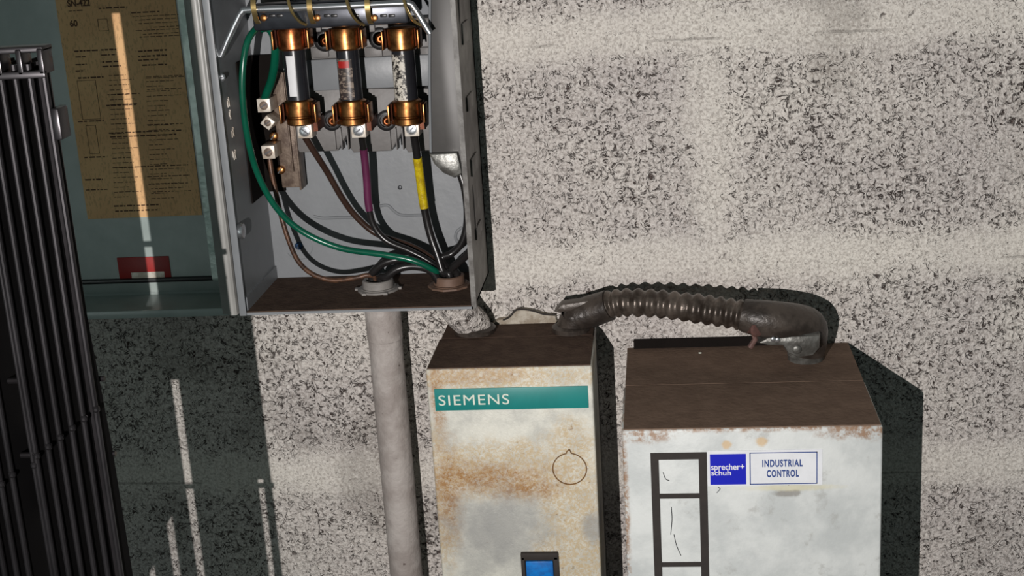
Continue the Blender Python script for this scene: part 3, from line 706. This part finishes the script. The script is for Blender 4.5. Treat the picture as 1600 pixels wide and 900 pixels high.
# ------------------------------------------------------------------ flexible conduit
fc = thing('flexible_conduit', 'dark corrugated flexible metal conduit arching between the two white boxes', 'conduit', (-.0708, -.02, SZ))
path = spline([at(925, 486, .026), at(945, 478, .028), at(975, 473, .032), (at(1020, 474, .038)), at(1065, 479, .045), at(1110, 485, .052), at(1150, 491, .058), at(1185, 497, .062)], 26)
n = len(path)
def rr_(i):
    return .0095 + .0010 * math.sin(2 * math.pi * i / (n / 17.5)) + (.0004 if i > n * .6 else 0)
obj('corrugated_hose', tube(B(), path, rr_, 24), simple('dusty_galvanised_hose', (108, 98, 90), .34, .5, .35, 70, .0003, c2=(60, 52, 46)), fc, 'ribbed galvanised hose')
def blobby(parts, m, name, label, lvl=2):   # smooth cast body through a chain of radii
    me = bpy.data.meshes.new(name); pts = [Vector(p[0]) for p in parts]
    bm = tube(B(), spline(pts, 5), (lambda R: (lambda i: R[min(i, len(R) - 1)]))([parts[min(k // 5, len(parts) - 1)][1] + (parts[min(k // 5 + 1, len(parts) - 1)][1] - parts[min(k // 5, len(parts) - 1)][1]) * ((k % 5) / 5) for k in range(len(parts) * 5)]), 24)
    return obj(name, bm, M[m], fc, label)
blobby([(at(952, 477, .030), .0112), (at(925, 486, .027), .0118), (at(902, 494, .026), .0115), (Vector((-.0655, -.026, SZ + .0105)), .0110), (Vector((-.0690, -.025, SZ + .003)), .0108), (Vector((-.0692, -.025, SZ + .0005)), .0108)], 'conn', 'elbow_connector', 'dark cast elbow on the teal banded box')
obj('connector_nut', lathe(B(), (-.0692, -.025, SZ + .0006), (0, 0, 1), [(0, .0135), (.0035, .0140), (.005, .0115)], 28), M['conn'], fc)
q = at(888, 482, .034)
obj('clamp_tab', prism(B(), [(lambda p: (p.x, p.z))(at(x, y, .034)) for x, y in [(866, 488), (876, 476), (905, 472), (930, 468), (935, 478), (905, 486), (884, 488)]][::-1], -.024, -.034, .0015), M['conn'], fc)
# right hand connector
E2 = at(1250, 540, .035)
blobby([(at(1160, 492, .059), .0112), (at(1185, 497, .061), .0128), (at(1215, 501, .060), .0135), (at(1245, 506, .054), .0140), (at(1262, 514, .046), .0140), (Vector((.1000, -.034, RZ + .008)), .0125), (Vector((.1005, -.032, RZ + .0008)), .0115)], 'conn', 'elbow_connector', 'dark cast elbow on the larger white box')
obj('connector_nut', lathe(B(), (.0985, -.034, RZ + .0006), (0, 0, 1), [(0, .0125), (.004, .0130), (.006, .0115)], 28), M['conn_grey'], fc)
hC = .070
cl = obj('clamp_tab', prism(B(), [(lambda p: (p.x, p.z))(at(x, y, hC)) for x, y in [(1182, 537), (1200, 527), (1240, 525), (1282, 524), (1281, 546), (1271, 557), (1248, 560), (1231, 553), (1224, 542), (1200, 541)]][::-1], -.052, -hC, .003), M['conn_grey'], fc, 'pale grey clamp half with round lug')
dome_screw(cl, at(1245, 546, hC), .0032, M['conn_grey'], slot=False)
for x, y in ((1208, 530), (1215, 531)): dome_screw(cl, at(x, y, hC), .0018, M['steel'], slot=False)
p0 = at(1176, 514, .068)
obj('clamp_screw', lathe(B(), (p0.x, p0.y, p0.z), (.5, -.6, .1), [(-.006, .0034), (.0, .0036), (.0035, .0052), (.0055, .0046), (.006, .002)], 18), simple('reddish_screw', (112, 82, 76), .4, .3, .3, 200), fc, 'reddish clamp screw')
obj('clamp_screw', tube(B(), [at(1176, 516, .066), at(1180, 530, .066), at(1172, 543, .066)], .0020, 10), simple('reddish_shank', (120, 92, 86), .4, .3, .3, 200), fc)

# caulk on the wall behind the teal banded box
prng = random.Random(3)
pts = [(768, 506), (778, 500), (792, 498), (800, 492), (806, 485), (822, 484), (838, 488), (852, 492), (868, 494), (872, 508), (840, 512), (800, 512)]
bm = prism(B(), [(lambda q: (q.x, q.z))(at(x, y, .006)) for x, y in pts][::-1], .0, -.006, .0015)
tag(obj('caulk_patch', bm, M['caulk'], None, loc=tuple(at(820, 505, .003))), 'cracked tan caulk patch on the wall above the teal banded box', 'caulk')
bm = tube(B(), spline([at(765, 503, .001), at(780, 502, .004), at(795, 496, .0065), at(808, 484, .0068), at(830, 485, .0068), at(850, 491, .0065), at(868, 492, .006)]), .0007, 6)
tag(obj('crack_line', bm, M['decal'], None, loc=tuple(at(765, 503, .004))), 'thin dark crack along the top of the tan caulk patch', 'crack')
tag(obj('paint_chip', lathe(B(), atz(1094, 552, RZ + .0004), (0, 0, 1), [(0, .0014), (.0006, .0012), (.0008, .0004)], 8), M['cream'], None, loc=tuple(atz(1094, 552, RZ))), 'tiny pale chip lying on the dusty top of the larger white box', 'chip')

# ------------------------------------------------------------------ black slatted rack standing at the left
rk = thing('slatted_rack', 'tall black metal rack of narrow upright slats standing in front at the far left', 'rack', (-.32, -.445, 0))
YF = -.458; D0 = .026; XR0 = -.2437
def slat(k):
    x = XR0 - .0060 * k
    if k == 6: x = -.2755
    if k >= 7: x = -.2862 - .0057 * (k - 7)
    bm = B(); tube(bm, [(x, YF, .0), (x, YF, 1.4375)], .0010 if k == 6 else .0013, 10)
    hw = .0006
    def web(z0, z1, d=D0, s0=0., s1=0.):
        va = [(YF, z0), (YF, z1), (YF + d, z1 - s1), (YF + d, z0 + s0)]; prism_x(bm, va, x - hw, x + hw)
    if k == 6: web(1.395, 1.4375); web(1.236, 1.272, s0=.006); web(1.186, 1.191); web(0, .95)
    elif k == 8: web(1.170, 1.4375); web(0, .95)
    elif k == 10: web(1.146, 1.4375); web(0, .95)
    elif k == 0: prism_x(bm, [(YF, 0), (YF, 1.4375), (YF + .0035, 1.4375), (YF + .0045, 1.33), (YF + .0095, 1.27), (YF + .011, 1.20), (YF + .012, 0)], x - hw, x + hw)
    elif k == 1: web(1.19, 1.4375, .0165); web(0, 1.189, .011, s1=0.0)
    elif k == 2: web(0, 1.4375, .0235)
    else: web(0, 1.4375)
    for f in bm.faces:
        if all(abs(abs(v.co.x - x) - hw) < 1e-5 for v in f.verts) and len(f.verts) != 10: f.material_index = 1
    o = obj('slat', bm, None, rk, mats=[M['rack'], M['rack_matte']])
    # small bead along the diagonal row
    q = at(146 - 17.8 * k, 639 + 14.6 * k, .459)
    if 1.05 < q.z < 1.43:
        obj('bead', lathe(B(), (x + .0006, YF - .0006, q.z - .0016), (0, 0, 1), [(0, .001), (.0008, .0016), (.0020, .0016), (.0028, .001)], 10), M['rack'], o)
for k in range(24): slat(k)
xl = XR0 - .0060 * 23 - .006; xr = XR0 + .0016
bm = B(); q0 = .0
z0, z1 = 1.4335, 1.4445
box(bm, xl, xr, YF - .002, YF + .008, z1 - .0025, z1, .0006); box(bm, xl, xr, YF - .003, YF - .0005, z0 - .0015, z0 + .0015, .0005)
x = xr
while x > xl:
    box(bm, x - .0022, x, YF - .003, YF + .007, z0, z1 - .001, .0004); x -= .0088
obj('top_bracket', bm, M['rack'], rk, 'black top bar with square openings')
for za, zb3 in ((1.234, 1.274), (1.396, 1.434)): obj('light_blocker', box(B(), -.2870, -.2737, YF + .0190, YF + .0200, za, zb3), M['rack_matte'], rk)  # plates added to block stray light passing between the slats
obj('light_stop_strip', box(B(), -.2497, -.2442, YF + .0060, YF + .0070, 1.19, 1.4375), M['rack'], rk)  # strip added to close a light leak between the first two slats
for zc in (1.30, 1.265, 1.186, 1.03):
    obj('cross_wire', tube(B(), [(xl, YF + .010, zc), (xr, YF + .010, zc)], .0013, 8), M['rack'], rk)
q = at(95, 168, .46); q2 = at(95, 218, .46)
obj('side_clip', box(B(), xr, xr + .0036, YF - .004, YF + .006, q2.z, q.z, .0008), M['rack'], rk, 'small black clip on the right edge')
for x, y in ((34, 196), (54, 196)):
    q = at(x, y, .447); obj('spacer_block', box(B(), q.x - .0021, q.x + .0021, -.449, -.445, q.z - .0035, q.z + .0035, .0004), M['conn_grey'], rk, 'pale grey spacer between slats')
obj('base_bar', box(B(), xl, xr, YF - .006, YF + .034, 0, .012, .001), M['rack'], rk)
